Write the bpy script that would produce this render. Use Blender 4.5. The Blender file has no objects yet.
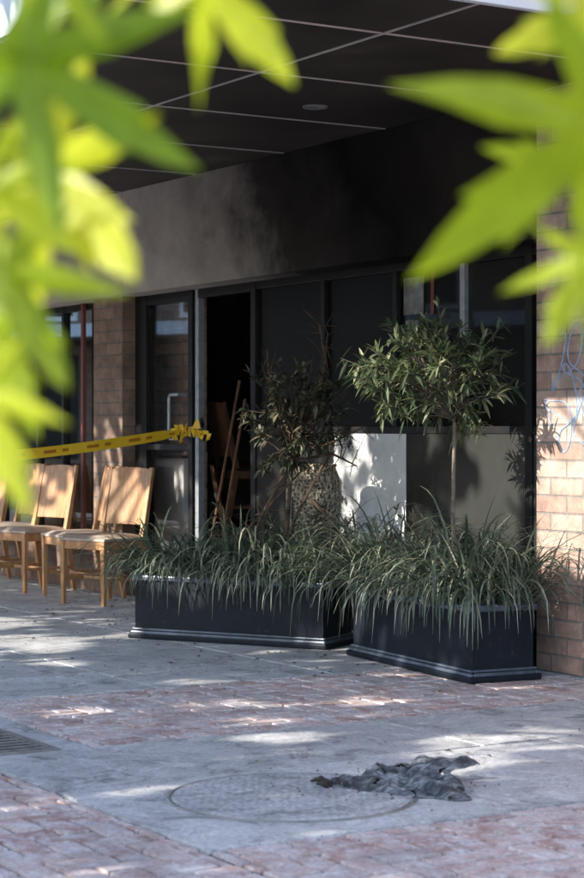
import bpy, math, random
from mathutils import Vector, Matrix, noise, Quaternion
random.seed(7)
R=random.random
def U(a,b): return a+(b-a)*R()
scene=bpy.context.scene
# facade frame: X along the shopfront, Y into the building, Z up
FM=Matrix.Translation((-2.32,15.1,0))@Matrix.Rotation(math.atan2(-.852,.524),4,'Z')
LS=Vector((-.81,-.35,.47)).normalized()   # direction to the sun

# ---------------------------------------------------------------- materials
def newmat(name,spec=None):
    m=bpy.data.materials.new(name); m.use_nodes=True
    nt=m.node_tree; b=nt.nodes['Principled BSDF']
    if spec is not None: b.inputs['Specular IOR Level'].default_value=spec
    return m,nt,b
def N(nt,t,**k):
    n=nt.nodes.new(t)
    for a,v in k.items(): setattr(n,a,v)
    return n
def ramp(nt,fac,stops):
    r=N(nt,'ShaderNodeValToRGB'); e=r.color_ramp.elements
    while len(e)<len(stops): e.new(.5)
    for i,(p,c) in enumerate(stops):
        e[i].position=p; e[i].color=(c[0],c[1],c[2],1) if not isinstance(c,(int,float)) else (c,c,c,1)
    nt.links.new(fac,r.inputs[0]); return r.outputs[0]
def mixc(nt,f,a,b,mode='MIX'):
    m=N(nt,'ShaderNodeMix',data_type='RGBA',blend_type=mode)
    for s,v in ((m.inputs[0],f),(m.inputs[6],a),(m.inputs[7],b)):
        if isinstance(v,bpy.types.NodeSocket): nt.links.new(v,s)
        elif isinstance(v,(int,float)): s.default_value=v
        else: s.default_value=(v[0],v[1],v[2],1)
    return m.outputs[2]
def math_(nt,op,a,b=0,clamp=False):
    m=N(nt,'ShaderNodeMath',operation=op); m.use_clamp=clamp
    for s,v in ((m.inputs[0],a),(m.inputs[1],b)):
        if isinstance(v,bpy.types.NodeSocket): nt.links.new(v,s)
        else: s.default_value=v
    return m.outputs[0]
def noi(nt,scale,detail=5,rough=.6,vec=None,dist=0):
    n=N(nt,'ShaderNodeTexNoise'); n.inputs['Scale'].default_value=scale
    n.inputs['Detail'].default_value=detail; n.inputs['Roughness'].default_value=rough
    n.inputs['Distortion'].default_value=dist
    if vec is None: vec=N(nt,'ShaderNodeTexCoord').outputs['Object']
    nt.links.new(vec,n.inputs['Vector']); return n.outputs[0]
def bump(nt,b,h,strength=.3,dist=.01):
    n=N(nt,'ShaderNodeBump'); n.inputs['Strength'].default_value=strength; n.inputs['Distance'].default_value=dist
    nt.links.new(h,n.inputs['Height']); nt.links.new(n.outputs[0],b.inputs['Normal'])
def simple(name,c1,c2,rough=.6,scale=8,metal=0,bs=.15,spec=None):
    m,nt,b=newmat(name,spec)
    col=ramp(nt,noi(nt,scale),[(.3,c1),(.7,c2)])
    nt.links.new(col,b.inputs['Base Color']); b.inputs['Roughness'].default_value=rough; b.inputs['Metallic'].default_value=metal
    if bs: bump(nt,b,noi(nt,scale*6),bs,.005)
    return m
def leafmat(name,stops,trans=.3,rough=.45,tcol=None):
    m,nt,b=newmat(name)
    g=N(nt,'ShaderNodeNewGeometry').outputs['Random Per Island']
    col=ramp(nt,g,stops)
    col=mixc(nt,.5,col,ramp(nt,noi(nt,30,2),[(.3,.6),(.7,1.25)]),'MULTIPLY')
    nt.links.new(col,b.inputs['Base Color']); b.inputs['Roughness'].default_value=rough
    if trans<=0: return m
    t=N(nt,'ShaderNodeBsdfTranslucent')
    tc=mixc(nt,1,col,tcol or (1.6,1.8,.6),'MULTIPLY'); nt.links.new(tc,t.inputs[0])
    mx=N(nt,'ShaderNodeMixShader'); mx.inputs[0].default_value=trans
    nt.links.new(b.outputs[0],mx.inputs[1]); nt.links.new(t.outputs[0],mx.inputs[2])
    nt.links.new(mx.outputs[0],nt.nodes['Material Output'].inputs[0]); return m
def brickmat(name,c1,c2,mo):
    m,nt,b=newmat(name,.3)
    tc=N(nt,'ShaderNodeTexCoord').outputs['Object']; s=N(nt,'ShaderNodeSeparateXYZ'); nt.links.new(tc,s.inputs[0])
    xx=math_(nt,'ADD',s.outputs[0],s.outputs[1]); c=N(nt,'ShaderNodeCombineXYZ')
    nt.links.new(xx,c.inputs[0]); nt.links.new(s.outputs[2],c.inputs[1])
    br=N(nt,'ShaderNodeTexBrick'); nt.links.new(c.outputs[0],br.inputs['Vector'])
    br.inputs['Scale'].default_value=1; br.inputs['Brick Width'].default_value=.24; br.inputs['Row Height'].default_value=.086
    br.inputs['Mortar Size'].default_value=.006; br.inputs['Mortar Smooth'].default_value=.3; br.inputs['Bias'].default_value=0
    for i,cc in enumerate((c1,c2,mo)): br.inputs[i+1].default_value=(*cc,1)
    col=mixc(nt,.8,br.outputs[0],ramp(nt,noi(nt,9,8,.75),[(.3,.45),(.7,1.3)]),'MULTIPLY')
    col=mixc(nt,ramp(nt,noi(nt,2.2,7,.75),[(.48,0),(.66,.6)]),col,(.1,.08,.075))
    nt.links.new(col,b.inputs['Base Color']); b.inputs['Roughness'].default_value=.85
    h=math_(nt,'SUBTRACT',math_(nt,'MULTIPLY',noi(nt,60),.35),br.outputs['Fac'])
    bump(nt,b,h,.8,.01); return m

M={}
M['brick']=brickmat('red_brick',(.42,.265,.215),(.54,.4,.335),(.26,.24,.225))
M['brick_dim']=brickmat('brown_brick',(.22,.145,.11),(.3,.205,.155),(.18,.16,.15))
M['frame']=simple('dark_frame',(.009,.009,.01),(.018,.018,.019),.5,6,0,.05,.2)
M['alu']=simple('aluminium',(.28,.3,.33),(.42,.44,.47),.45,20,.5,.05)
M['red']=simple('red_paint',(.12,.03,.025),(.18,.05,.035),.5)
M['white']=simple('white_paint',(.6,.6,.6),(.75,.75,.75),.5)
M['poster']=simple('smoke_stained_paper',(.06,.06,.06),(.26,.26,.27),.7,14)
M['soil']=simple('soil',(.015,.012,.01),(.05,.04,.03),.95,30,0,.8)
M['dark']=simple('charred_interior',(.01,.009,.009),(.05,.042,.036),.9,3,0,.3,.1)
M['sump']=simple('sump_shade',(.004,.004,.004),(.008,.008,.008),1,3,0,0,0)  # near-black colour stands for the shade down inside the drain
M['intfloor']=simple('interior_floor',(.03,.03,.03),(.09,.085,.08),.6,2,0,.1,.2)
M['steel']=simple('rusty_steel',(.14,.14,.145),(.3,.29,.28),.5,12,.2,.3)
M['bark']=simple('bark',(.09,.075,.06),(.24,.2,.16),.9,14,0,.8)
M['twig']=simple('burnt_twig',(.02,.016,.014),(.14,.095,.065),.9,20,0,.5,.2)
M['char']=simple('charred_lump',(.008,.008,.009),(.05,.04,.035),.7,40,0,.8)
M['fascia']=simple('fascia_paint',(.5,.58,.66),(.6,.68,.75),.5,2,0,.05)
M['litter']=leafmat('dry_leaves',[(0,(.02,.015,.012)),(.6,(.08,.055,.035)),(1,(.24,.17,.09))],0,.8)
M['tag']=simple('spray_paint',(.18,.27,.42),(.36,.44,.58),.6,20,0,0)
m,nt,b=newmat('ash_fabric')
mp=N(nt,'ShaderNodeMapping'); mp.inputs['Scale'].default_value=(1,3.5,1); mp.inputs['Rotation'].default_value=(0,0,.3); nt.links.new(N(nt,'ShaderNodeTexCoord').outputs['Object'],mp.inputs[0])
col=ramp(nt,noi(nt,14,8,.75,mp.outputs[0],1),[(.34,(.012,.014,.018)),(.48,(.06,.068,.08)),(.56,(.2,.22,.25)),(.7,(.6,.62,.65))])
nt.links.new(col,b.inputs['Base Color']); b.inputs['Roughness'].default_value=.5; bump(nt,b,noi(nt,60,6,.8,mp.outputs[0]),.8,.012); M['ash']=m

# sooted bulkhead
m,nt,b=newmat('sooted_render',.08)
tc=N(nt,'ShaderNodeTexCoord').outputs['Object']; s=N(nt,'ShaderNodeSeparateXYZ'); nt.links.new(tc,s.inputs[0])
f=math_(nt,'ADD',s.outputs[0],math_(nt,'MULTIPLY',math_(nt,'SUBTRACT',noi(nt,1.1,8,.66,dist=.4),.5),2.4))
f=math_(nt,'ADD',f,math_(nt,'MULTIPLY',math_(nt,'SUBTRACT',s.outputs[2],2.5),.8))
f=math_(nt,'DIVIDE',f,8)
sf=ramp(nt,f,[(.0,0.0),(.32,.08),(.43,.42),(.52,.94),(.64,1),(.78,.95),(.95,.94)])
base=ramp(nt,noi(nt,3,8,.65),[(.3,(.37,.335,.305)),(.7,(.52,.475,.44))])
col=mixc(nt,sf,base,(.006,.005,.005))
nt.links.new(col,b.inputs['Base Color']); b.inputs['Roughness'].default_value=.85; bump(nt,b,noi(nt,40),.1,.005); M['bulk']=m
m,nt,b=newmat('sooted_ceiling',.2)
n=noi(nt,.9,8,.7)
col=ramp(nt,n,[(.3,(.014,.012,.011)),(.55,(.042,.036,.032)),(.75,(.1,.085,.075))])
nt.links.new(col,b.inputs['Base Color']); b.inputs['Roughness'].default_value=.6; bump(nt,b,noi(nt,5),.15,.01); M['ceil']=m
M['joint']=simple('ceiling_joint',(.4,.38,.36),(.62,.59,.55),.6,3,0,0)
def panel(name,cA,lo,hi,mn,spec=.25,rough=.6):
    m,nt,b=newmat(name,spec)
    tc=N(nt,'ShaderNodeTexCoord').outputs['Object']; s=N(nt,'ShaderNodeSeparateXYZ'); nt.links.new(tc,s.inputs[0])
    f=math_(nt,'ADD',noi(nt,2.6,9,.7,dist=.6),math_(nt,'MULTIPLY',math_(nt,'SUBTRACT',mn,s.outputs[0]),.5))
    f=ramp(nt,f,[(lo,0),(hi,1)])
    col=mixc(nt,f,ramp(nt,noi(nt,12,6),[(.3,cA),(.7,[c*1.2 for c in cA])]),(.01,.009,.008))
    nt.links.new(col,b.inputs['Base Color']); b.inputs['Roughness'].default_value=rough; bump(nt,b,noi(nt,30),.12,.004); return m
M['panelw']=panel('scorched_white_panel',(.62,.63,.64),.5,.56,4.72)
M['panelg']=panel('scorched_grey_panel',(.035,.037,.035),.4,.7,5.6,.6,.22)
def glass(name,tint,refl,soot,k=.9,sp=.3):
    m,nt,b=newmat(name,sp)
    tr=N(nt,'ShaderNodeBsdfTransparent'); tr.inputs[0].default_value=(*tint,1)
    gl=N(nt,'ShaderNodeBsdfGlossy'); gl.inputs['Roughness'].default_value=.02; gl.inputs[0].default_value=(.95,.95,.95,1)
    lw=N(nt,'ShaderNodeFresnel'); lw.inputs[0].default_value=1.5
    fa=math_(nt,'ADD',math_(nt,'MULTIPLY',lw.outputs[0],k),refl,True)
    mx=N(nt,'ShaderNodeMixShader'); nt.links.new(fa,mx.inputs[0]); nt.links.new(tr.outputs[0],mx.inputs[1]); nt.links.new(gl.outputs[0],mx.inputs[2])
    b.inputs['Base Color'].default_value=(.007,.006,.006,1); b.inputs['Roughness'].default_value=.4
    m2=N(nt,'ShaderNodeMixShader'); fs=ramp(nt,noi(nt,1.8,8,.7),[(max(0,.55-soot*.5),soot*.6),(max(.1,.75-soot*.4),soot)])
    nt.links.new(fs,m2.inputs[0]); nt.links.new(mx.outputs[0],m2.inputs[1]); nt.links.new(b.outputs[0],m2.inputs[2])
    nt.links.new(m2.outputs[0],nt.nodes['Material Output'].inputs[0]); return m
M['glass']=glass('window_glass',(.85,.88,.88),.3,.04)
M['cglass']=glass('door_glass',(.95,.95,.95),0,.03,.3)
M['sglass']=glass('sooted_glass',(.3,.3,.3),.0,.97,.5,.1)
M['mglass']=glass('smoky_glass',(.5,.5,.5),.0,.6,.8,.15)
def concrete(name,a,bb,isl=.12,studs=False):
    m,nt,b=newmat(name)
    col=ramp(nt,noi(nt,1.7,9,.68),[(.28,a),(.5,[(x+y)/2 for x,y in zip(a,bb)]),(.72,bb)])
    col=mixc(nt,.85,col,ramp(nt,noi(nt,45,4,.8),[(.3,.6),(.7,1.25)]),'MULTIPLY')
    st=ramp(nt,noi(nt,3.5,9,.8,dist=1.4),[(.51,0),(.62,.8)])
    col=mixc(nt,st,col,(.15,.155,.165))
    ws=ramp(nt,noi(nt,2.6,8,.84,dist=2),[(.52,0),(.6,.65)])
    col=mixc(nt,ws,col,(.7,.7,.7))
    fl=ramp(nt,noi(nt,120,2,.5),[(.64,0),(.68,.8)])
    col=mixc(nt,fl,col,(.08,.08,.08))
    g=N(nt,'ShaderNodeNewGeometry').outputs['Random Per Island']
    col=mixc(nt,1,col,ramp(nt,g,[(0,1-isl),(1,1+isl)]),'MULTIPLY')
    nt.links.new(ramp(nt,noi(nt,3,5),[(.3,.45),(.7,.85)]),b.inputs['Roughness'])
    if studs:
        v=N(nt,'ShaderNodeTexVoronoi'); v.inputs['Scale'].default_value=40; v.inputs['Randomness'].default_value=.6
        nt.links.new(N(nt,'ShaderNodeTexCoord').outputs['Object'],v.inputs['Vector'])
        sd=ramp(nt,v.outputs[0],[(.25,1.05),(.5,.74)]); col=mixc(nt,.8,col,sd,'MULTIPLY')
        bump(nt,b,math_(nt,'MULTIPLY',v.outputs[0],-1),.6,.01)
    else: bump(nt,b,noi(nt,70,6,.8),.6,.005)
    nt.links.new(col,b.inputs['Base Color']); return m
M['conc']=concrete('concrete',(.37,.375,.385),(.59,.595,.605),.15)
M['conc2']=concrete('manhole_concrete',(.32,.325,.335),(.52,.525,.54),0,True)
m,nt,b=newmat('clay_pavers')
g=N(nt,'ShaderNodeNewGeometry').outputs['Random Per Island']
col=ramp(nt,g,[(0,(.34,.2,.18)),(.35,(.45,.3,.27)),(.7,(.56,.41,.38)),(1,(.38,.32,.32))])
dust=ramp(nt,noi(nt,9,9,.82),[(.43,.0),(.58,.85)])
col=mixc(nt,dust,col,(.68,.65,.66))
col=mixc(nt,.85,col,ramp(nt,noi(nt,60,4,.8),[(.3,.5),(.7,1.2)]),'MULTIPLY')
col=mixc(nt,ramp(nt,noi(nt,2.1,8,.75),[(.5,0),(.66,.5)]),col,(.2,.175,.18))
nt.links.new(col,b.inputs['Base Color']); b.inputs['Roughness'].default_value=.65; bump(nt,b,noi(nt,50,5,.8),.7,.006); M['paver']=m
M['bed']=simple('joint_sand',(.035,.032,.032),(.08,.075,.07),.95,30,0,.5)
M['asph']=simple('asphalt',(.04,.04,.042),(.07,.07,.07),.9,20,0,.4)
m,nt,b=newmat('planter_paint',.18)
col=ramp(nt,noi(nt,3,8,.7),[(.3,(.006,.009,.015)),(.7,(.013,.018,.028))])
col=mixc(nt,ramp(nt,noi(nt,22,8,.8),[(.56,0),(.7,.35)]),col,(.08,.09,.105))
nt.links.new(col,b.inputs['Base Color']); b.inputs['Roughness'].default_value=.5; bump(nt,b,noi(nt,40),.12,.004); M['planter']=m
M['rim']=simple('planter_rim_paint',(.05,.065,.09),(.15,.18,.23),.35,6,.2,.1,.35)
m,nt,b=newmat('light_timber')
tc=N(nt,'ShaderNodeTexCoord').outputs['Object']; mp=N(nt,'ShaderNodeMapping'); mp.inputs['Scale'].default_value=(14,14,1.2); nt.links.new(tc,mp.inputs[0])
col=ramp(nt,noi(nt,3,6,.6,mp.outputs[0],1),[(.3,(.3,.14,.06)),(.7,(.55,.31,.145))])
nt.links.new(col,b.inputs['Base Color']); b.inputs['Roughness'].default_value=.4; M['wood']=m
M['cushion']=simple('seat_vinyl',(.3,.24,.2),(.46,.38,.32),.45,5)
M['burntwood']=simple('burnt_timber',(.04,.022,.015),(.18,.085,.045),.7,8,0,.15,.3)
M['tape']=simple('yellow_tape',(.78,.46,.02),(.88,.56,.04),.35,8,0,0)
M['tapeblk']=simple('tape_print',(.4,.12,.01),(.52,.18,.02),.4,8,0,0)
m,nt,b=newmat('woven_urn')
v=N(nt,'ShaderNodeTexVoronoi'); v.inputs['Scale'].default_value=52; v.inputs['Randomness'].default_value=.7; nt.links.new(N(nt,'ShaderNodeTexCoord').outputs['Object'],v.inputs['Vector'])
col=ramp(nt,v.outputs[0],[(.15,(.025,.022,.02)),(.38,(.24,.2,.14)),(.65,(.52,.44,.34))])
nt.links.new(col,b.inputs['Base Color']); b.inputs['Roughness'].default_value=.7
bump(nt,b,v.outputs[0],1,.03); M['urn']=m
M['fgleaf']=leafmat('plane_leaf',[(0,(.14,.24,.015)),(.5,(.3,.38,.025)),(1,(.42,.46,.035))],.6,.4,(1.7,1.6,.4))  # darkest green in the ramp stands for leaves shadowed by overlap
M['treeleaf']=leafmat('tree_leaf',[(0,(.05,.1,.015)),(1,(.12,.2,.03))],0,.5)
M['olive']=leafmat('lance_leaf',[(0,(.035,.055,.028)),(.5,(.08,.11,.055)),(.85,(.15,.18,.1)),(1,(.28,.28,.17))],.15,.35,(1.2,1.3,.6))
M['scorch']=leafmat('scorched_leaf',[(0,(.018,.02,.012)),(.6,(.045,.055,.03)),(1,(.12,.1,.06))],0,.5)
M['strap']=leafmat('strap_leaf',[(0,(.04,.06,.042)),(.5,(.1,.135,.095)),(.85,(.2,.235,.18)),(1,(.4,.38,.28))],.15,.38,(1.1,1.2,.8))

# ---------------------------------------------------------------- mesh builder
class MB:
    def __init__(s): s.v=[];s.f=[];s.m=[];s.mats=[]
    def mi(s,m):
        m=M[m]
        if m not in s.mats: s.mats.append(m)
        return s.mats.index(m)
    def add(s,vs,fs,mat,T=None):
        o=len(s.v); k=s.mi(mat)
        for p in vs: s.v.append(tuple(T@Vector(p)) if T else tuple(p))
        for f in fs: s.f.append([i+o for i in f]); s.m.append(k)
    def box(s,x0,x1,y0,y1,z0,z1,mat,T=None):
        s.add([(x0,y0,z0),(x1,y0,z0),(x1,y1,z0),(x0,y1,z0),(x0,y0,z1),(x1,y0,z1),(x1,y1,z1),(x0,y1,z1)],
          [(0,3,2,1),(4,5,6,7),(0,1,5,4),(1,2,6,5),(2,3,7,6),(3,0,4,7)],mat,T)
    def beam(s,p0,p1,w,d,mat,w1=None,d1=None,T=None,xd=(1,0,0)):
        p0=Vector(p0);p1=Vector(p1);w1=w1 or w;d1=d1 or d
        z=(p1-p0).normalized(); x=Vector(xd); x=(x-z*x.dot(z)).normalized(); y=z.cross(x)
        vs=[]
        for p,a,c in((p0,w,d),(p1,w1,d1)):
            for i,j in((-1,-1),(1,-1),(1,1),(-1,1)): vs.append(p+x*i*a/2+y*j*c/2)
        s.add(vs,[(0,3,2,1),(4,5,6,7),(0,1,5,4),(1,2,6,5),(2,3,7,6),(3,0,4,7)],mat,T)
    def tube(s,pts,rad,mat,n=7,T=None):
        pts=[Vector(p) for p in pts]; vs=[];fs=[]
        x=None
        for i,p in enumerate(pts):
            t=(pts[min(i+1,len(pts)-1)]-pts[max(i-1,0)]).normalized()
            if x is None:
                x=Vector((1,0,0)) if abs(t.x)<.8 else Vector((0,1,0))
            x=(x-t*x.dot(t)).normalized(); y=t.cross(x)
            r=rad[i] if hasattr(rad,'__len__') else rad
            for k in range(n):
                a=2*math.pi*k/n; vs.append(p+x*math.cos(a)*r+y*math.sin(a)*r)
        for i in range(len(pts)-1):
            for k in range(n):
                fs.append((i*n+k,i*n+(k+1)%n,(i+1)*n+(k+1)%n,(i+1)*n+k))
        fs.append(list(range(n))[::-1]); fs.append([len(vs)-n+k for k in range(n)])
        s.add(vs,fs,mat,T)
    def lathe(s,prof,mat,n=40,T=None):
        vs=[];fs=[]
        for r,z in prof:
            for k in range(n):
                a=2*math.pi*k/n; vs.append((r*math.cos(a),r*math.sin(a),z))
        for i in range(len(prof)-1):
            for k in range(n): fs.append((i*n+k,i*n+(k+1)%n,(i+1)*n+(k+1)%n,(i+1)*n+k))
        s.add(vs,fs,mat,T)
    def obj(s,name,mw=None,parent=None,bevel=0,smooth=False):
        me=bpy.data.meshes.new(name); me.from_pydata(s.v,[],s.f)
        for m in s.mats: me.materials.append(m)
        me.polygons.foreach_set('material_index',s.m)
        if smooth: me.polygons.foreach_set('use_smooth',[True]*len(s.f))
        me.update(); o=bpy.data.objects.new(name,me); scene.collection.objects.link(o)
        if mw is not None: o.matrix_world=mw
        if parent: o.parent=parent
        if bevel:
            b=o.modifiers.new('bevel','BEVEL'); b.width=bevel; b.segments=2; b.limit_method='ANGLE'
        return o
def empty(name,mw=None):
    o=bpy.data.objects.new(name,None); scene.collection.objects.link(o); o.empty_display_size=.2
    if mw is not None: o.matrix_world=mw
    return o

# ---------------------------------------------------------------- ground
g=MB(); g.add([(-150,-150,-.03),(150,-150,-.03),(150,150,-.03),(-150,150,-.03)],[(0,1,2,3)],'asph'); g.obj('ground')
g=MB(); g.add([(-12,-6.3,-.012),(16,-6.3,-.012),(16,.6,-.012),(-12,.6,-.012)],[(0,1,2,3)],'bed'); g.obj('paving_joint_sand',FM)
def herring(mb,u0,u1,v0,v1):
    W=.1;gap=.006
    def put(a,b,c,d):
        gp=gap+U(-.001,.0015)
        a0,b0,c0,d0=max(a+gp,u0),min(b-gp,u1),max(c+gp,v0),min(d-gp,v1)
        if b0-a0<.012 or d0-c0<.012: return
        z=U(-.004,.001); tx=U(-.002,.002); e=.004
        vs=[(a0,c0,-.015),(b0,c0,-.015),(b0,d0,-.015),(a0,d0,-.015),
            (a0+e,c0+e,z+tx),(b0-e,c0+e,z-tx),(b0-e,d0-e,z-tx),(a0+e,d0-e,z+tx)]
        mb.add(vs,[(4,5,6,7),(0,1,5,4),(1,2,6,5),(2,3,7,6),(3,0,4,7)],'paver')
    n0=int(math.floor((u0)/W))-3; n1=int(math.ceil(u1/W))+3
    m0=int(math.floor((v0)/W))-3; m1=int(math.ceil(v1/W))+3
    for i in range(n0,n1):
        for j in range(m0,m1):
            k=(i-j)%4
            if k==0: put(i*W,(i+2)*W,j*W,(j+1)*W)
            elif k==3: put(i*W,(i+1)*W,j*W,(j+2)*W)
p=MB()
herring(p,-4,14,-6.2,-3.36); herring(p,9.43,14,-3.34,2); herring(p,6.36,7.65,-2.84,-.05)
p.obj('brick_paving',FM)
c=MB()
def slab(u0,u1,v0,v1,z=0):
    q=.006
    c.add([(u0+q,v0+q,-.015),(u1-q,v0+q,-.015),(u1-q,v1-q,-.015),(u0+q,v1-q,-.015),(u0+q+.003,v0+q+.003,z),(u1-q-.003,v0+q+.003,z),(u1-q-.003,v1-q-.003,z),(u0+q+.003,v1-q-.003,z)],
     [(4,5,6,7),(0,1,5,4),(1,2,6,5),(2,3,7,6),(3,0,4,7)],'conc')
us=[-11,-8,-6,-4,-2,-.6,.9,2.1,3.3,4.1,5.05,5.7,6.35]; vs_=[-2.85,-1.9,-.95,.0,.3]
for i in range(len(us)-1):
    for j in range(4): slab(us[i],us[i+1],vs_[j],vs_[j+1])
uu=[-11,-6,-2,1,3,5,7.08]
for i in range(6): slab(uu[i],uu[i+1],-3.35,-2.86)
slab(7.08,7.66,-2.985,-2.86)
slab(7.66,8.4,-3.35,-1.6); slab(7.66,8.4,-1.6,-.05); slab(8.4,9.42,-3.35,-1.3);slab(8.4,9.42,-1.3,-.05)
slab(6.36,7.65,-.04,.0)
c.obj('concrete_pavement',FM)
d=MB()
d.box(7.09,7.65,-3.345,-3.32,-.011,.004,'steel');d.box(7.09,7.65,-3.015,-2.99,-.011,.004,'steel')
d.box(7.09,7.115,-3.32,-3.015,-.011,.004,'steel');d.box(7.625,7.65,-3.32,-3.015,-.011,.004,'steel')
for i in range(8):
    x=7.15+i*.06; d.box(x,x+.022,-3.318,-3.017,-.0015,.003,'steel')
d.obj('drain_grate',FM)
g=MB(); g.add([(7.1,-3.33,-.0105),(7.64,-3.33,-.0105),(7.64,-3.0,-.0105),(7.1,-3.0,-.0105)],[(0,1,2,3)],'sump'); g.obj('drain_sump',FM)  # flat dark sheet in place of the drain's shaded depth
mh=MB(); n=72
mh.lathe([(0.0001,.006),(.385,.006),(.387,.003)],'conc2',n)
mh.lathe([(.392,.003),(.394,.0055),(.402,.0055),(.405,.001)],'steel',n)
mh.box(-.03,.03,-.3,-.285,.006,.008,'steel'); mh.box(-.03,.03,.285,.3,.006,.008,'steel')
mh.obj('manhole_cover',Matrix.Translation((0,6.11,0)))

# ---------------------------------------------------------------- building
bld=empty('restaurant_building',FM)
def part(mb,name,bevel=0): return mb.obj(name,None,bld,bevel)
GV=.25
w=MB()
w.box(6.73,12,0,.35,0,3.9,'brick')
w.box(12,12.25,0,8,0,3.9,'brick')
part(w,'brick_pier_right')
w=MB(); w.box(1.46,1.93,.12,.32,0,2.13,'brick_dim'); w.box(-9,-7.5,0,.32,0,2.13,'brick_dim'); part(w,'brick_pier_left')
w=MB(); w.box(-7.5,1.46,.14,.32,0,.32,'brick_dim'); part(w,'sill_wall')
w=MB(); w.box(-9,2.1,.03,.34,2.13,2.85,'bulk'); w.box(2.108,6.728,.03,.34,2.13,2.85,'bulk'); part(w,'bulkhead')
w=MB(); w.box(-9,12,.02,.34,3.9,5.6,'brick'); w.box(-9,6.728,.02,.34,3.16,3.9,'brick'); w.box(-9,12.25,.34,8,3.2,3.4,'dark'); part(w,'upper_wall')
w=MB(); w.box(-9,8.18,-2.74,.028,2.852,2.9,'ceil'); part(w,'canopy_soffit')
w=MB(); w.box(-9,8.2,-2.79,-2.742,2.83,3.15,'fascia'); w.box(8.182,8.22,-2.741,.0,2.83,3.15,'fascia'); w.box(-9,8.18,-2.74,.0,3.1,3.14,'fascia')
part(w,'canopy_fascia',.004)
w=MB()
for u in [7.47,6.45,5.38,4.3,3.2,2.1,1.0,-.1,-1.2,-2.3,-3.4]:
    w.box(u-.006,u+.006,-2.74,.02,2.846,2.8515,'joint')
w.box(-9,8.18,-1.426,-1.414,2.845,2.8512,'joint')
part(w,'soffit_joints')
w=MB(); w.lathe([(.0001,2.846),(.045,2.846),(.06,2.843),(.068,2.851)],'poster',24,Matrix.Translation((5.78,-.69,0)))
w.lathe([(.0001,2.846),(.045,2.846),(.06,2.843),(.068,2.851)],'poster',24,Matrix.Translation((2.9,-.69,0))); part(w,'downlights')
w=MB()
w.box(-9,6.73,5.5,5.6,0,2.85,'dark'); w.box(6.6,6.72,.36,5.5,0,2.85,'dark'); w.box(-9,-8.9,.36,5.5,0,2.85,'dark')
w.box(-9,6.73,.345,5.6,2.86,2.9,'dark'); w.box(.9,1.0,2.6,5.5,0,2.85,'dark'); w.box(1.3,2.9,2.0,2.1,0,2.85,'dark')
part(w,'interior_walls')
w=MB(); w.box(-9,6.73,.31,5.6,-.01,.012,'intfloor'); part(w,'interior_floor')
w=MB(); w.box(1.3,2.3,.5,.6,.0,2.84,'brick'); part(w,'interior_brick_wall')
w=MB(); w.box(1.5,2.27,.43,.48,.2,.98,'white'); w.box(1.46,2.29,.4,.49,.98,1.0,'burntwood'); part(w,'interior_counter')
fr=MB(); gl=MB()
def post(u0,u1,z0=0,z1=2.13,mat='frame',v=GV-.03,dp=.07): fr.box(u0,u1,v,v+dp,z0,z1,mat)
def rail(u0,u1,z0,z1,mat='frame'): fr.box(u0,u1,GV-.025,GV+.035,z0,z1,mat)
def pane(u0,u1,z0,z1,mat): gl.box(u0,u1,GV,GV+.008,z0,z1,mat)
edges=[-7.5,-6,-4.5,-3.1,-1.7,-.5,.2,.68,1.42]
for i in range(len(edges)-1):
    a,b=edges[i],edges[i+1]
    post(a,a+.04,.32,2.13,'frame'); pane(a+.04,b,.36,2.08,'glass')
rail(-7.45,1.42,.32,.36); rail(-7.45,1.42,2.08,2.13)
post(1.41,1.46,.32)
fr.box(1.09,1.13,GV-.06,GV-.032,.32,2.13,'red')
fr.box(-7,.6,1.5,1.55,0,1.0,'white'); fr.box(-1.5,.1,.5,.52,.4,1.1,'poster')
post(1.93,2.1); rail(2.1,2.72,2.06,2.13); rail(2.1,2.72,0,.1); post(2.72,2.78); post(2.805,2.85,0,2.13,'alu',GV-.02,.05)
pane(2.1,2.72,.1,2.06,'cglass'); rail(2.1,2.72,1.04,1.08)
post(3.56,3.62); rail(2.85,3.56,2.07,2.13)
rail(3.62,6.66,1.16,1.2); rail(3.62,6.66,2.08,2.13)
post(4.4,4.44,1.2,2.08); post(5.16,5.2,1.2,2.08); post(5.8,5.84,1.68,2.08,'alu'); post(5.8,5.84,1.2,1.68); post(6.36,6.42,0,2.13); 
pane(3.62,4.4,1.2,2.08,'sglass'); pane(4.44,5.16,1.2,2.08,'sglass'); pane(5.2,5.8,1.2,2.08,'mglass'); pane(5.84,6.36,1.2,2.08,'mglass'); pane(6.42,6.72,1.2,2.08,'mglass')
part(fr,'window_frames',.003); part(gl,'window_glass')
w=MB(); w.box(3.62,5.28,GV-.02,GV+.05,0,1.158,'panelw'); w.box(5.285,6.358,GV-.02,GV+.05,0,1.158,'panelg'); w.box(6.422,6.72,GV-.02,GV+.05,0,1.158,'panelg'); part(w,'low_cladding')
w=MB(); w.box(5.24,5.43,GV-.006,GV-.003,1.83,2.04,'poster'); w.box(5.5,5.53,GV-.006,GV-.003,1.82,2.06,'red')
w.box(5.26,5.4,GV-.006,GV-.003,1.68,1.8,'poster')
part(w,'window_posters')
w=MB(); hu=2.58
w.tube([(hu+.12,GV-.03,1.42),(hu+.12,GV-.09,1.42),(hu+.02,GV-.1,1.42),(hu,GV-.1,1.4),(hu,GV-.1,1.14),(hu+.02,GV-.1,1.12),(hu+.12,GV-.09,1.12),(hu+.12,GV-.03,1.12)],.011,'alu',10); part(w,'door_handle')
w=MB()
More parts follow.
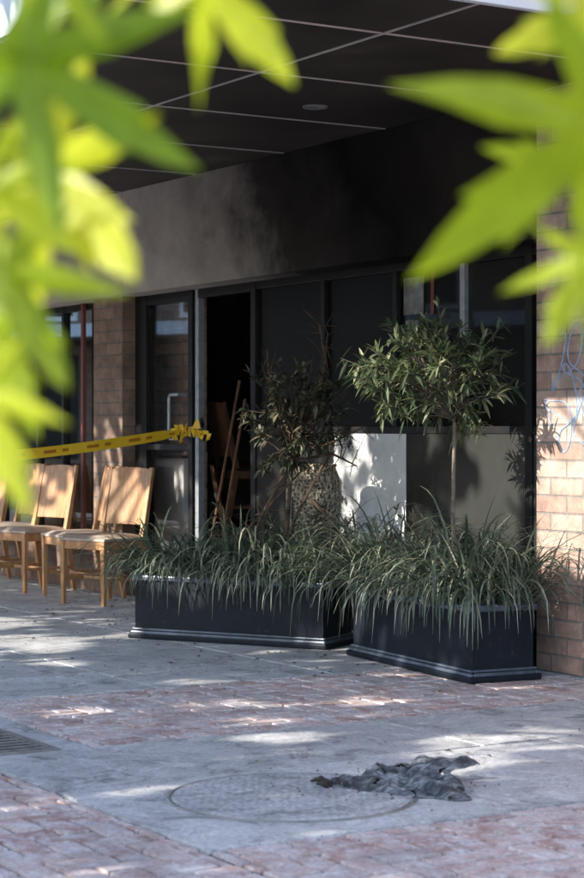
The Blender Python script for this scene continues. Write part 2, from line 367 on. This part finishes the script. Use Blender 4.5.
def squig(u,z,sc,seed):
    random.seed(seed); pts=[]; n=90
    for i in range(n):
        t=i/(n-1); pts.append((u+sc*(t*1.0+.2*math.sin(t*21+seed)),-.001,z+sc*(.36*math.sin(t*15+seed*2)+.08*math.sin(t*37))))
    w.tube(pts,.004,'tag',5)
squig(6.86,1.52,.4,1); squig(6.84,1.22,.36,3); squig(6.9,1.36,.4,5); part(w,'graffiti_tag')
random.seed(11)

# ---------------------------------------------------------------- chairs
def chair(name,T,wood='wood',cush='cushion',parent=None):
    c=MB(); W=.42;D=.42
    for sx in(-1,1):
        x=sx*(W/2-.02)
        c.beam((x,-D/2+.02,0),(x,-D/2+.02,.43),.026,.026,wood,.038,.038)
        c.beam((x,D/2+.05,0),(x,D/2-.02,.44),.026,.028,wood,.036,.042)
        c.beam((x,D/2-.02,.44),(x,D/2+.075,.92),.036,.042,wood,.03,.024)
        c.beam((x,-D/2+.04,.4),(x,D/2-.04,.4),.022,.055,wood,xd=(1,0,0))
        c.beam((x,-D/2+.03,.17),(x,D/2+.015,.17),.016,.022,wood,xd=(1,0,0))
    c.box(-W/2+.04,W/2-.04,-D/2+.01,-D/2+.032,.375,.43,wood)
    c.box(-W/2+.04,W/2-.04,D/2-.035,D/2-.012,.375,.43,wood)
    c.box(-W/2+.03,W/2-.03,-.01,.01,.16,.18,wood)
    n=8; vs=[];fs=[]
    for zi in range(4):
        z=.53+.38*zi/3; y0=D/2-.02+(z-.44)*.198
        for i in range(n+1):
            t=-1+2*i/n; x=t*(W/2-.036); yy=y0+.018*(1-t*t)
            vs+= [(x,yy-.008,z+(.012*(1-t*t) if zi==3 else 0)),(x,yy+.008,z+(.012*(1-t*t) if zi==3 else 0))]
    r=(n+1)*2
    for zi in range(3):
        for i in range(n):
            a=zi*r+2*i
            fs+=[(a,a+2,a+2+r,a+r),(a+1,a+1+r,a+3+r,a+3)]
    for i in range(n): a=2*i; fs.append((a,a+1,a+3,a+2)); a+=3*r; fs.append((a,a+2,a+3,a+1))
    c.add(vs,fs,wood)
    n=8; vs=[];fs=[]
    for j in range(n+1):
        for i in range(n+1):
            a=-1+2*i/n;b=-1+2*j/n
            vs.append((a*(W/2+.005),b*(D/2-.005)-.005,.448+.028*((1-a**4)*(1-b**4))**.5))
    for j in range(n):
        for i in range(n): k=j*(n+1)+i; fs.append((k,k+1,k+n+2,k+n+1))
    c.add(vs,fs,cush); c.box(-W/2-.005,W/2+.005,-D/2,D/2-.01,.431,.4485,cush)
    return c.obj(name,T,parent,.003)
def cT(u,v,rot,z=0): return FM@Matrix.Translation((u,v,z))@Matrix.Rotation(math.radians(rot),4,'Z')
for i,(u,v,r) in enumerate([(-.15,-.2,3),(.5,-.2,-3),(1.15,-.25,14),(1.88,-.19,-4),(2.36,-.24,20)]):
    chair('cafe_chair',cT(u,v,r))
chair('burnt_chair',cT(2.28,.98,150,.01),'burntwood','dark')
chair('burnt_chair',cT(2.0,1.5,40,.01),'burntwood','dark')
chair('burnt_chair',cT(2.22,1.02,170,.46),'burntwood','dark')
t=MB(); t.box(-.4,.4,-.4,.4,.71,.74,'burntwood'); t.tube([(0,0,0),(0,0,.71)],.035,'steel'); t.box(-.25,.25,-.04,.04,0,.03,'steel'); t.box(-.04,.04,-.25,.25,.0,.028,'steel')
t.obj('burnt_table',cT(.5,1.0,5,.012))
for (b0,b1) in [((3.1,.12,.1),(3.46,.2,1.5)),((3.28,.1,.1),(3.53,.2,1.38))]:
    w=MB(); w.tube([b0,b1],.01,'burntwood',8)
    bx,by=b0[0],b0[1]; w.box(bx-.16,bx+.16,by-.025,by+.025,.08,.12,'burntwood')
    for k in range(24):
        x=bx-.15+.3*k/23; w.beam((x+U(-.01,.01),by+U(-.03,.03),.005),(x,by,.08),.006,.03,'char')
    w.obj('broom',FM,None)

# ---------------------------------------------------------------- planters
def planter(name,A,B,depth=.38,h=.36):
    A=Vector((*A,0));B=Vector((*B,0)); X=(B-A); Lh=X.length; X.normalize(); Y=Vector((-X.y,X.x,0))
    T=Matrix(((X.x,Y.x,0,A.x),(X.y,Y.y,0,A.y),(0,0,1,0),(0,0,0,1)))
    root=empty(name,T)
    def loopbox(mb,o,t,z0,z1,mat):
        x0,x1,y0,y1=-o,Lh+o,-o,depth+o
        mb.box(x0,x1,y0,y0+t,z0,z1,mat); mb.box(x0,x1,y1-t,y1,z0,z1,mat)
        mb.box(x0,x0+t,y0+t,y1-t,z0,z1,mat); mb.box(x1-t,x1,y0+t,y1-t,z0,z1,mat)
    b=MB(); loopbox(b,-.02,.02,.03,h-.03,'planter'); b.obj('body',None,root,.003)
    b=MB(); b.box(-.01,Lh+.01,-.01,depth+.01,.0,.03,'planter'); loopbox(b,0,.022,.012,.045,'rim'); b.obj('plinth',None,root,.008)
    b=MB(); loopbox(b,-.008,.014,.047,.06,'rim'); b.obj('plinth_bead',None,root,.005)
    b=MB(); loopbox(b,-.004,.034,h-.032,h,'rim'); b.obj('rim',None,root,.009)
    b=MB(); n=10; vs=[];fs=[]
    for j in range(n+1):
        for i in range(n+1): vs.append((.035+(Lh-.07)*i/n,.035+(depth-.07)*j/n,h-.05+U(-.01,.015)))
    for j in range(n):
        for i in range(n): k=j*(n+1)+i; fs.append((k,k+1,k+n+2,k+n+1))
    b.add(vs,fs,'soil'); b.obj('soil',None,root)
    return T,Lh,depth,h
def strap(name,T,Lh,depth,h,nb,seed,gs=1.0):
    random.seed(seed); g=MB()
    clumps=[(U(.06,Lh-.06),U(.05,depth-.05),0) for _ in range(nb//34)]
    clumps+=[(Lh*(i+U(.1,.9))/9,U(.04,.1),1) for i in range(9)]+[(U(.04,.08),U(.05,depth-.05),1),(U(.04,.08),U(.05,depth-.05),1),(Lh-U(.04,.08),U(.05,depth-.05),1)]
    for cx,cy,edge in clumps:
        big=U(.7,1.22)*gs
        for k in range(34):
            bx=min(max(cx+random.gauss(0,.03),.04),Lh-.04); by=min(max(cy+random.gauss(0,.03),.04),depth-.04)
            az=U(0,2*math.pi)
            if R()<.6:
                ox=(bx-Lh/2)/(Lh/2); oy=(by-depth/2)/(depth/2)
                az=math.atan2(oy*.9+U(-.5,.5),ox**3*1.2+U(-.7,.7))
            ln=U(.3,.62)*big; el=math.radians(U(35,88)); droop=U(1.6,4.2)
            if edge: ln*=1.08; el*=.85
            if R()<.16: ln*=.8; droop*=.3
            p=Vector((bx,by,h-.06)); wd=U(.004,.008); n=10; ring=[]
            for i in range(n+1):
                t=i/n
                e=el-droop*t*t*1.0
                e=max(e,-1.45)
                dx=Vector((math.cos(az)*math.cos(e),math.sin(az)*math.cos(e),math.sin(e)))
                sd=Vector((-math.sin(az),math.cos(az),0)); up=dx.cross(sd)
                ww=wd*(1-t**3)*(.6+.4*min(1,t*4))+.0006
                ring.append((p-sd*ww+up*ww*.35,p+up*0,p+sd*ww+up*ww*.35))
                p=p+dx*ln/n
                if -.012<p.x<Lh+.012 and -.012<p.y<depth+.012 and i>0 and p.z<h+.004: p.z=h+.004
                wp=T@p
                if wp.z<.012: p.z=.012
                az+=U(-.08,.08)
            vs=[q for r in ring for q in r]; fs=[]
            for i in range(n): fs+=[(3*i,3*i+1,3*i+4,3*i+3),(3*i+1,3*i+2,3*i+5,3*i+4)]
            g.add(vs,fs,'strap')
    return g.obj(name,T)
T1=planter('planter_box',(-.919,10.78),(.177,10.19))
T2=planter('planter_box',(.294,9.96),(.827,8.83))
strap('strap_grass',*T1,850,3,1.0); strap('strap_grass',*T2,950,5,1.15)

def lance(mb,p,d,ln,wd,mat,curl=.3):
    d=d.normalized(); s=d.cross(Vector((U(-.5,.5),U(-.5,.5),1))).normalized(); up=s.cross(d)
    vs=[];prof=[(0,.1),(.2,.7),(.45,1),(.75,.65),(1,.03)]
    for t,w in prof:
        c=p+d*ln*t-Vector((0,0,1))*ln*curl*t*t
        vs+=[c-s*wd*w/2+up*wd*w*.15,c,c+s*wd*w/2+up*wd*w*.15]
    fs=[]
    for i in range(4): fs+=[(3*i,3*i+1,3*i+4,3*i+3),(3*i+1,3*i+2,3*i+5,3*i+4)]
    mb.add(vs,fs,mat)
def rdir(zb=0):
    while 1:
        v=Vector((U(-1,1),U(-1,1),U(-1,1)))
        if .1<v.length<1: v.normalize(); v.z+=zb; return v.normalized()
def smalltree(name,base,top,cen,rad,ntwig,nleaf,lm,bm,ll,seed,tr=.014,sparse=0,wr=(.17,.26)):
    random.seed(seed); mb=MB(); base=Vector(base);top=Vector(top);cen=Vector(cen)
    mid=(base+top)/2+Vector((U(-.015,.015),U(-.015,.015),0))
    mb.tube([base,mid,top],[tr,tr*.85,tr*.75],bm,9)
    for i in range(ntwig):
        d=rdir(.0); r=U(.35,1)**.6
        lump=.85+.38*noise.noise(d*2.1+Vector((seed,0,0)))+ (.14 if R()<.2 else 0)
        e=cen+Vector((d.x*rad[0],d.y*rad[1],d.z*rad[2]))*r*lump*1.05
        s=top+(cen-top)*U(.0,.7)
        if R()<sparse: lvs=0
        else: lvs=nleaf
        m=(s+e)/2+Vector((U(-.03,.03),U(-.03,.03),U(0,.05)))
        mb.tube([s,m,e],[tr*.35,tr*.22,tr*.1],bm,5)
        ax=(e-m).normalized()
        for k in range(lvs):
            t=U(.35,1.0); p=m+(e-m)*t
            dd=(ax*.7+rdir(.1)*.9)
            lance(mb,p,dd,ll*U(.65,1.15),ll*U(*wr),lm,U(0,.45))
    return mb
mb=smalltree('x',(.80,9.36,.3),(.80,9.36,1.22),(.67,9.36,1.47),(.43,.38,.34),165,15,'olive','bark',.088,4,.012)
mb.obj('standard_tree')
mb=smalltree('x',(-.05,10.55,.3),(-.0,10.6,1.0),(.03,10.6,1.29),(.33,.3,.38),125,12,'scorch','twig',.072,9,.013,.34,(.3,.45))
for a,b_,c_ in [((-.3,10.62,.3),(-.18,10.6,.68),(.0,10.58,1.02)),((-.5,10.7,.3),(-.25,10.66,.62),(.05,10.6,.95)),((-.12,10.5,.3),(.02,10.52,.7),(.24,10.5,1.12)),((.1,10.6,1.1),(.17,10.6,1.45),(.2,10.6,1.72)),((.0,10.6,1.0),(.22,10.56,1.05),(.36,10.5,.98)),((.16,10.6,1.3),(.2,10.6,1.5),(.15,10.6,1.78)),((-.02,10.6,1.1),(-.12,10.6,1.4),(-.14,10.6,1.63)),((.0,10.55,1.05),(.2,10.5,1.1),(.4,10.45,1.2)),((.1,10.5,.8),(.2,10.45,.7),(.34,10.4,.62))]:
    mb.tube([a,b_,c_],[.011,.009,.004],'twig',6)
    for k in range(9):
        t=U(.3,1); p=Vector(b_)+(Vector(c_)-Vector(b_))*t; e=p+rdir(.3)*U(.06,.18); mb.tube([p,e],[.003,.0015],'twig',4)
mb.obj('burnt_tree')
mb=MB(); random.seed(21)
for k in range(30):
    s=Vector((U(-.5,.2),10.6-U(-.05,.05),.33))
    if k%2: s=Vector((.45+U(-.1,.25),9.75+U(-.2,.15),.33))
    e=s+Vector((U(-.2,.2),U(-.1,.1),U(.2,.5))); mb.tube([s,(s+e)/2+rdir()*.03,e],[.006,.004,.002],'twig',5)
    for q in range(7): lance(mb,s+(e-s)*U(.4,1),rdir(.4),U(.05,.09),.016,'scorch',.3)
mb.obj('scorched_shrub')
u=MB(); u.lathe([(.0001,0),(.07,0),(.075,.02),(.05,.1),(.045,.4),(.06,.55),(.1,.59),(.14,.65),(.158,.74),(.16,.82),(.15,.9),(.125,.965),(.133,.98),(.128,.985),(.112,.965),(.11,.8),(.0001,.8)],'urn',48)
u.obj('woven_urn',Matrix.Translation((.125,10.86,0)),smooth=True)

# ---------------------------------------------------------------- tape
tp=MB(); P0=Vector((-2.9,11.2,.98)); P1=FM@Vector((2.83,GV-.1,1.17)); n=60
rows=[]
for i in range(n+1):
    t=i/n; p=P0.lerp(P1,t); p.z-=.06*math.sin(math.pi*t); tw=.35*math.sin(t*7)+.2
    wv=Vector((math.sin(tw)*.6,-math.sin(tw)*.6,math.cos(tw)))*.034
    if t>.93: wv*= (1-t)/.07*.7+.3
    rows.append([p+wv*k for k in(-1,-.3,.3,1)])
vs=[q for r in rows for q in r]
for i in range(n):
    for k in range(3):
        a=4*i+k; tp.add([vs[a],vs[a+1],vs[a+5],vs[a+4]],[(0,1,2,3)],'tapeblk' if k==1 and (i%7 in(1,2,4)) else 'tape')
random.seed(3)
for k in range(12):
    q=P1.copy(); pr=None; dd=rdir(.1); an=U(-.9,.9)
    for i in range(7):
        sd=Vector((U(-.012,.012),U(-.01,.01),.022+.008*math.sin(i+k))); cur=(q-sd,q+sd)
        if pr: tp.add([pr[0],pr[1],cur[1],cur[0]],[(0,1,2,3)],'tape' if (i+k)%5 else 'frame')
        pr=cur; q=q+Vector((dd.x*.028+.006,-.006,dd.z*.014))+Vector((U(-.012,.012),U(-.01,.01),U(-.014,.01)))
tp.obj('barrier_tape')
ps=MB(); ps.tube([(-2.9,11.2,0),(-2.9,11.2,1.1)],.03,'steel',12); ps.lathe([(.0001,.04),(.14,.04),(.18,.0)],'steel',24,Matrix.Translation((-2.9,11.2,0))); ps.lathe([(.045,1.08),(.045,1.12),(.0001,1.14)],'steel',16,Matrix.Translation((-2.9,11.2,0)))
ps.obj('barrier_post')

# ---------------------------------------------------------------- burnt cloth
d=MB(); nx,ny=80,60; vs=[];fs=[]; random.seed(8)
for i in range(nx+1):
    for j in range(ny+1):
        s=i/nx; t=-1+2*j/ny
        ext=.42*(1+.18*noise.noise(Vector((t*3.3,1,0)))+.08*math.sin(t*11))
        hw=.05+.21*s**.8*(1-.25*s**4)
        x=.13+ext*s; y=6.3+t*hw*(1+.2*noise.noise(Vector((s*5,t,4))))-.05*s
        rg=abs(math.sin(t*4.6+s*1.4+noise.noise(Vector((s*3,t*2,0)))*1.8))
        edge=(1-abs(t)**3)*(1-.6*s**6)
        z=.004+edge*(.015+.075*s)*(.15+.85*rg)+.025*noise.noise(Vector((x*20,y*20,3)))*edge+.01*noise.noise(Vector((x*55,y*55,3)))*edge+.06*s*s*max(0,1-abs(t-.4)*1.4)
        vs.append((x,y,max(z,.003)))
for i in range(nx):
    for j in range(ny):
        if noise.noise(Vector((i*.2,j*.2,7)))>.45 : continue
        k=i*(ny+1)+j; fs.append((k,k+ny+1,k+ny+2,k+1))
d.add(vs,fs,'ash')
for q in range(14):
    a=Vector((.15+U(-.05,.03),6.28+U(-.05,.05),.006)); b_=a+Vector((U(-.07,.04),U(-.04,.04),U(.002,.015))); d.tube([a,(a+b_)/2+Vector((0,0,.01)),b_],[.006,.01,.003],'char',6)
o=d.obj('burnt_cloth',smooth=True); so=o.modifiers.new('s','SOLIDIFY'); so.thickness=.002

# litter
mb=MB(); random.seed(5)
for k in range(560):
    if k<280: q=FM@Vector((U(2,6.5),-abs(random.gauss(0,.7)),0))
    elif k<460: q=FM@Vector((U(0,9),U(-3.2,-.2),0))
    else: q=Vector((.3+random.gauss(0,.22),6.3+random.gauss(0,.2),0))
    a=U(0,6.28); r=U(.004,.017)*(.6 if k>=460 else 1); z=.004
    mb.add([q+Vector((math.cos(a)*r,math.sin(a)*r,z)),q+Vector((math.cos(a+1.7)*r*.5,math.sin(a+1.7)*r*.5,z+.006)),q+Vector((-math.cos(a)*r,-math.sin(a)*r,z+.001)),q+Vector((math.cos(a-1.5)*r*.5,math.sin(a-1.5)*r*.5,z+.008))],[(0,1,2,3)],'litter')
mb.obj('leaf_litter')

# ---------------------------------------------------------------- street trees (cast the dappled shade)
spots=[]  # chosen sun patches; crown leaves in their sun path are left out
def spot(p,r):
    p=Vector(p); h=p-LS*(p.z/LS.z); spots.append((h.x,h.y,r))
for p,r in [((-.06,7.35,0),.19),((-.14,7.7,0),.15),((.62,6.8,0),.18),((.68,7.15,0),.16),((.55,6.5,0),.1),((-1.5,10.6,0),.32),((-1.3,10.3,0),.22),((-.95,10.9,0),.18),((-1.9,11.6,0),.34),((-1.2,9.7,0),.17),((-1.7,9.9,0),.2),
   ((1.35,9.2,1.25),.38),((1.3,9.25,.9),.36),((1.5,9.0,.95),.36),((1.4,9.1,.6),.28),((.6,10.0,.95),.24),((.3,10.5,.85),.24),((.15,10.7,1.0),.2),((.5,9.5,1.6),.3),((.8,9.3,1.5),.3),((.4,9.6,1.4),.26),
   ((-1.2,13.0,.75),.32),((-1.9,13.7,.75),.34),((-1.6,13.3,.5),.3),((-2.2,14.2,.6),.3),((-1.2,12.5,.5),.3),((-1.5,12.2,1.1),.26),((-2,11.9,1),.22),((-.8,10.6,.4),.18),((.2,10.2,.4),.2),((.9,9.0,.4),.2),((.5,9.5,.5),.18),((0,10.3,.5),.18),((-.5,8.9,0),.13),((.3,8.3,0),.14),((-.9,8,0),.13),((1.0,7.4,0),.13),((-.2,8.2,0),.13),((-.4,11.2,.5),.18),((-.3,10.5,1.3),.22),((-.7,12.6,.8),.25)]: spot(p,r)
def streettree(x,y,rad,zc,nl,seed,name='plane_tree',hz=1.7,carve=True):
    random.seed(seed); mb=MB()
    mb.tube([(x,y,-.02),(x+.05,y,1.2),(x,y+.05,2.5),(x,y,zc)],[.16,.13,.11,.07],'bark',12)
    for k in range(16):
        d=rdir(.3); s=Vector((x,y,U(2.3,zc))); e=Vector((x,y,zc))+Vector((d.x*rad*.85,d.y*rad*.85,d.z*hz*.8))
        mb.tube([s,(s+e)/2+Vector((0,0,.2)),e],[.05,.03,.008],'bark',6)
    cl=[]
    for k in range(70):
        d=rdir(); cl.append(Vector((x,y,zc))+Vector((d.x*rad,d.y*rad,d.z*hz))*(R()**.4))
    for k in range(nl):
        c=random.choice(cl); p=c+Vector((random.gauss(0,.42),random.gauss(0,.42),random.gauss(0,.3)))
        if carve:
            h=p-LS*(p.z/LS.z)
            if any((h.x-a)**2+(h.y-b)**2<(r+.06)**2 for a,b,r in spots): continue
        a=rdir(); b=a.cross(rdir()).normalized(); c2=a.cross(b); r=U(.07,.13)
        mb.add([p-b*r,p-c2*r*.8+b*r*.1,p+b*r*1.1,p+c2*r*.8+b*r*.1],[(0,1,2,3)],'treeleaf')
    return mb.obj(name)
streettree(-7.4,2.6,2.4,4.1,4300,31); streettree(-7.6,6.4,2.5,4.1,4600,32); streettree(-7.9,10.6,2.6,4.1,4600,33); streettree(-4.9,5.4,1.7,4.4,1300,35)

# foreground tree with big lobed leaves
PROF=[(0,1),(5,.82),(10,.64),(13,.68),(17,.46),(27,.22),(36,.46),(44,.68),(48,.92),(54,.66),(60,.46),(74,.2),(92,.48),(100,.66),(108,.4),(130,.2),(165,.12)]
def lobed(mb,base,tip,tilt,roll,mat='fgleaf'):
    base=Vector(base);tip=Vector(tip); a=tip-base; L=a.length; a.normalize()
    s=a.cross(Vector((0,1,0))).normalized(); nrm=s.cross(a)
    q=Quaternion(a,roll); s=q@s; nrm=q@nrm
    q=Quaternion(s,tilt); 
    pts=[(an,r) for an,r in PROF]+[(180,.03)]+[(360-an,r) for an,r in PROF[:0:-1]]
    vs=[base+a*L*.12]
    for an,r in pts:
        an=math.radians(an); y=math.cos(an)*r*(1+U(-.05,.05)); x=math.sin(an)*r
        z=-.12*r*r+.05*math.sin(an*5)
        vs.append(base+q@((a*(y+.08)+s*x+nrm*z)*L*.93))
    n=len(pts); mb.add(vs,[(0,1+i,1+(i+1)%n) for i in range(n)],mat)
random.seed(12)
mb=MB()
tx,ty=-1.5,.5
mb.tube([(tx,ty,-.02),(tx+.03,ty,1),(tx,ty+.03,2),(tx-.05,ty,3),(tx,ty,4)],[.09,.075,.06,.045,.02],'bark',12)
mb.tube([(tx,ty,2.0),(-1.0,.9,1.95),(-.45,1.25,1.72),(-.1,1.35,1.66),(.3,1.35,1.62),(.42,1.3,1.5)],[.03,.02,.012,.009,.006,.003],'bark',7)
mb.tube([(-1.0,.9,1.95),(-.5,1.2,1.6),(-.33,1.3,1.4),(-.28,1.3,1.15)],[.012,.009,.006,.003],'bark',7)
LV=[((-.066,1.30,1.495),(-.003,1.28,1.412),.2,.5),
((-.186,1.24,1.43),(-.064,1.28,1.356),.1,-.3),
((-.186,1.36,1.375),(-.082,1.30,1.276),-.1,.4),
((-.205,1.3,1.30),(-.150,1.28,1.208),.2,-.2),
((-.212,1.25,1.21),(-.174,1.22,1.125),.2,.5),
((-.225,1.34,1.27),(-.182,1.32,1.17),.2,.7),
((-.159,1.2,1.50),(-.122,1.2,1.42),.3,.3),
((-.213,1.4,1.46),(-.13,1.38,1.44),-.2,-.4),
((-.10,1.4,1.53),(-.09,1.38,1.465),-.2,.4),
((.222,1.3,1.475),(.135,1.3,1.435),.1,.5),
((.222,1.25,1.39),(.083,1.28,1.285),.1,-.25),
((.215,1.36,1.31),(.176,1.34,1.24),.2,.5),
((.225,1.42,1.375),(.140,1.4,1.385),.2,-.6),
((-.215,1.45,1.405),(-.13,1.45,1.35),.3,-.7),
((-.215,1.3,1.35),(-.148,1.28,1.30),.3,.2)]
for b_,t_,ti,ro in LV:
    lobed(mb,b_,t_,ti,ro)
    s=Vector((-.32,1.32,1.45)) if b_[0]<-.18 else (Vector((.3,1.35,1.6)) if b_[0]>.1 else Vector((-.1,1.35,1.66)))
    bb=Vector(b_); mb.tube([s,(s+bb)/2+Vector((0,0,.015)),bb,bb+(Vector(t_)-bb)*.15],[.003,.002,.0015,.001],'fgleaf',5)
for k in range(400):
    d=rdir(.2); p=Vector((tx-.2,ty-.8,3.6))+d*U(.3,1.4); 
    e=p+rdir()*.14; lobed(mb,p,e,U(-1,1),U(-1.5,1.5),'treeleaf')
mb.obj('plane_tree')

# opposite side of the street
op=empty('shop_building')
w=MB(); w.box(-26,-22,-12,45,0,5,'brick_dim'); w.obj('walls',None,op)
w=MB()
for k in range(13):
    y=-10+k*4.2; w.box(-22.02,-21.96,y,y+2.6,.6,2.7,'frame'); w.box(-21.99,-21.95,y,y+1.8,3.4,4.6,'white'); w.box(-21.96,-21.93,y+.1,y+1.7,3.5,4.5,'frame')
w.obj('windows',None,op)
w=MB(); w.box(-22,-20.6,-12,45,3,3.25,'fascia'); w.obj('awning',None,op)

# ---------------------------------------------------------------- light & camera
wd=bpy.data.worlds.new('World'); scene.world=wd; wd.use_nodes=True; nt=wd.node_tree
sk=nt.nodes.new('ShaderNodeTexSky'); sk.sky_type='NISHITA'; sk.sun_disc=False
el=math.asin(LS.z); sk.sun_elevation=el; sk.sun_rotation=math.atan2(LS.x,LS.y)%(2*math.pi)
nt.links.new(sk.outputs[0],nt.nodes['Background'].inputs[0]); nt.nodes['Background'].inputs[1].default_value=.52
sl=bpy.data.lights.new('sun','SUN'); sl.energy=10; sl.angle=math.radians(.45); sl.color=(1,.92,.8)
so=bpy.data.objects.new('sun',sl); scene.collection.objects.link(so); so.rotation_euler=LS.to_track_quat('Z','Y').to_euler()
cam=bpy.data.cameras.new('camera'); co=bpy.data.objects.new('camera',cam); scene.collection.objects.link(co)
co.location=(0,0,1.18); co.rotation_euler=(math.radians(90),0,0)
cam.lens=77.9; cam.sensor_width=36; cam.shift_y=-9/878; cam.clip_end=500; cam.clip_start=.05
cam.dof.use_dof=True; cam.dof.focus_distance=9.2; cam.dof.aperture_fstop=5
scene.camera=co
scene.view_settings.view_transform='Standard'; scene.view_settings.look='None'; scene.view_settings.exposure=0
